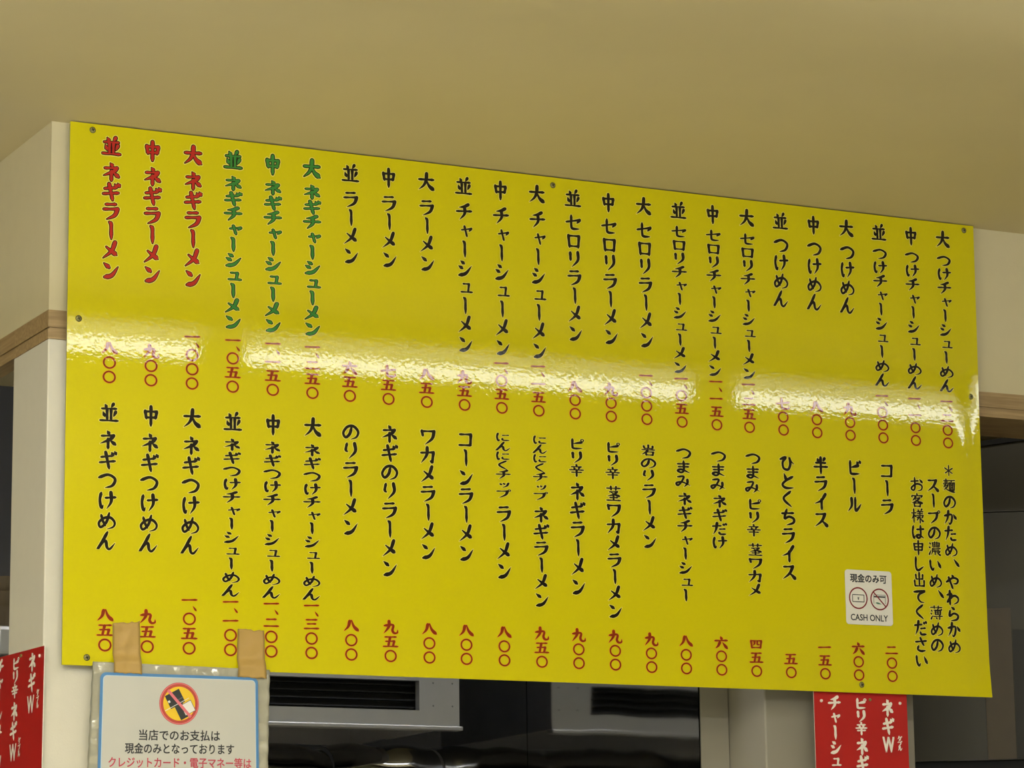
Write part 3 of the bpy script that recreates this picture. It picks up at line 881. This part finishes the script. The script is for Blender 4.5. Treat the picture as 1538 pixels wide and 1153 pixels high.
# polished steel partition at the right of the hood: two upright sheets with a seam
def partition(y0, y1, seed):
    rnd = random.Random(seed)
    ph = [rnd.uniform(0, 6.28) for _ in range(6)]
    m = MB()
    ny, nz = 40, 60
    for back in (0, 1):
        for j in range(nz + 1):
            for i in range(ny + 1):
                y = y0 + (y1 - y0) * i / ny; z = -2.0 + 2.0 * j / nz
                d = .00025 * (math.sin(y * 9 + ph[0] + z * 5) * math.sin(z * 11 + ph[1]) + .5 * math.sin(y * 21 + ph[2]) * math.sin(z * 25 + ph[3]))
                m.v.append((XM + d + back * .002, y, Z(z)))
    k = (ny + 1) * (nz + 1)
    for j in range(nz):
        for i in range(ny):
            a = j * (ny + 1) + i
            m.f.append((a, a + ny + 1, a + ny + 2, a + 1)); m.mi.append(0)
            m.f.append((k + a, k + a + 1, k + a + ny + 2, k + a + ny + 1)); m.mi.append(0)
    return m.build('wall_steel', 'mirrorsteel', smooth=True)
XM = 1.298
struct(partition(.198, .902, 4)); struct(partition(.905, 2.29, 9))
b = MB(); b.box(XM + .004, 1.362, .198, .312, 0, Z(TR_B)); b.box(XM + .004, 1.60, .312, 2.29, 0, ZC); struct(b.build('wall_partition', 'pillargrey'))

# rippled steel apron on the rear wall below the hood, its top edge rolled back
def apron(name, label, x0, x1, seed):
    rnd = random.Random(seed)
    ph = [rnd.uniform(0, 6.28) for _ in range(8)]
    prof = [(.12, -.9180), (.10, -.9185)] + [(.10 - .10 * math.sin(a), -.9185 - .060 * (1 - math.cos(a))) for a in [math.pi / 2 * q / 14 for q in range(1, 15)]] + [(0, -1.0 - .02 * q) for q in range(20)]
    m = MB()
    nx = 110
    for back in (0, 1):
        for (dy, z) in prof:
            for i in range(nx + 1):
                x = x0 + (x1 - x0) * i / nx
                d = .0050 * (math.sin(x * 15 + ph[0]) + .6 * math.sin(x * 33 + ph[1] + z * 12) + .4 * math.sin(x * 57 + ph[2]))
                e = .0022 * math.sin(x * 19 + ph[3] + z * 30) + .0012 * math.sin(x * 41 + z * 47 + ph[4])
                m.v.append((x, 1.30 + dy + e + back * .002, Z(z + d)))
    n = len(prof); k = n * (nx + 1)
    for j in range(n - 1):
        for i in range(nx):
            a = j * (nx + 1) + i
            m.f.append((a, a + nx + 1, a + nx + 2, a + 1)); m.mi.append(0)
            m.f.append((k + a, k + a + 1, k + a + nx + 2, k + a + nx + 1)); m.mi.append(0)
    return tag(m.build(name, 'wavysteel', smooth=True), label, 'metal sheet', 'rippled steel aprons under the hood')
apron('steel_apron', 'rippled polished steel apron under the range hood, left of the seam', .42, 1.035, 4)
apron('steel_apron', 'rippled polished steel apron under the range hood, right of the seam', 1.040, 1.294, 9)

# dark steel panel at the right of the opening, turned towards the room
def turned(p0, p1, z0, z1, th, m, mi=0, off=0.0, lo_tilt=0.0, hi_tilt=0.0):
    d = Vector((p1[0] - p0[0], p1[1] - p0[1])); d.normalize()
    n = Vector((d.y, -d.x))
    q = [(p0[0] + n.x * off, p0[1] + n.y * off), (p1[0] + n.x * off, p1[1] + n.y * off), (p1[0] - n.x * th, p1[1] - n.y * th), (p0[0] - n.x * th, p0[1] - n.y * th)]
    lo = [(x, y, Z(z0) + lo_tilt * (x - 2.51)) for x, y in q]; hi = [(x, y, Z(z1) + hi_tilt * (x - 2.51)) for x, y in q]
    m.face(lo[::-1], mi); m.face(hi, mi)
    for k in range(4):
        j = (k + 1) % 4
        m.face([lo[k], lo[j], hi[j], hi[k]], mi)
pa, pb = (2.05, 1.234), (3.05, .55)
cab = thing('steel_cabinet', 'tall dark steel cabinet at the right edge behind the yellow board', 'cabinet', (2.6, .9, Z(-.952)))
m = MB(); turned(pa, pb, -.392, -.238, .35, m, hi_tilt=.13); m.build('upper_panel', 'darksteel', cab)
m = MB(); turned(pa, pb, -.952, -.394, .35, m); m.build('lower_panel', 'darksteel', cab)
m = MB(); turned(pa, pb, -.2375, -.226, .30, m, off=.012, lo_tilt=.13, hi_tilt=.13); m.build('black_edging', 'rubber', cab)
def on_face(x):
    return (x, pa[1] + (x - pa[0]) * (pb[1] - pa[1]) / (pb[0] - pa[0]))
M['brownreflect'] = mat('brown_reflection_strip', srgb(100, 88, 70), .5, .1, vary=(20, .12))  # brown colour painted in place of a reflection in the steel
m = MB(); turned(on_face(2.474), on_face(2.526), -.950, -.612, .004, m, off=.004); m.build('reflection_strip', 'brownreflect', cab)
m = MB(); turned(on_face(2.528), on_face(2.70), -.950, -.662, .004, m, off=.006); m.build('reflection_panel', 'darkreflect', cab)  # dark block standing in for the darker part of that reflection
m = MB(); turned(pa, pb, -1.6, -.952, .30, m, off=-.02); m.build('lower_case', 'rubber', cab)

# things seen through the side opening at the far left
m = MB(); m.box(.19, .38, .98, 1.25, Z(-.792), Z(-.735)); tag(m.build('steel_shelf', 'steel', bevel=.008), 'bright steel shelf edge in the side opening left of the pillar', 'shelf')
def lathe(m, cx, cy, prof, n=20, mi=0):
    for (ra, za), (rb, zb) in zip(prof, prof[1:]):
        for k in range(n):
            a0, a1 = 2 * math.pi * k / n, 2 * math.pi * (k + 1) / n
            m.face([(cx + ra * math.cos(a0), cy + ra * math.sin(a0), za), (cx + ra * math.cos(a1), cy + ra * math.sin(a1), za), (cx + rb * math.cos(a1), cy + rb * math.sin(a1), zb), (cx + rb * math.cos(a0), cy + rb * math.sin(a0), zb)], mi)
for k, w in enumerate(('lowest', 'middle', 'topmost')):
    m = MB(); z = Z(-.7345) + k * .030
    lathe(m, .245, 1.10, [(.001, z), (.030, z), (.055, z + .045), (.052, z + .045), (.028, z + .004), (.001, z + .004)])
    tag(m.build('noodle_bowl', 'bowl', smooth=True), 'brown bowl in the side opening, %s of its stack on the steel shelf' % w, 'bowl', 'bowls stacked on the shelf')

# ------------------------------------------------------------------ kitchen lamp
ceiling_lamp('kitchen_lamp', 'fluorescent tube lamp on the kitchen ceiling above the range hood', .55, 1.27, .52, 'ktube', 'kitchen lamps')
ceiling_lamp('kitchen_lamp', 'added dim fill lamp on the kitchen ceiling in front of the dark steel cabinet', 2.0, 2.6, .42, 'kfilltube', 'kitchen lamps')  # unseen lamp added to lift the cabinet's upper panel
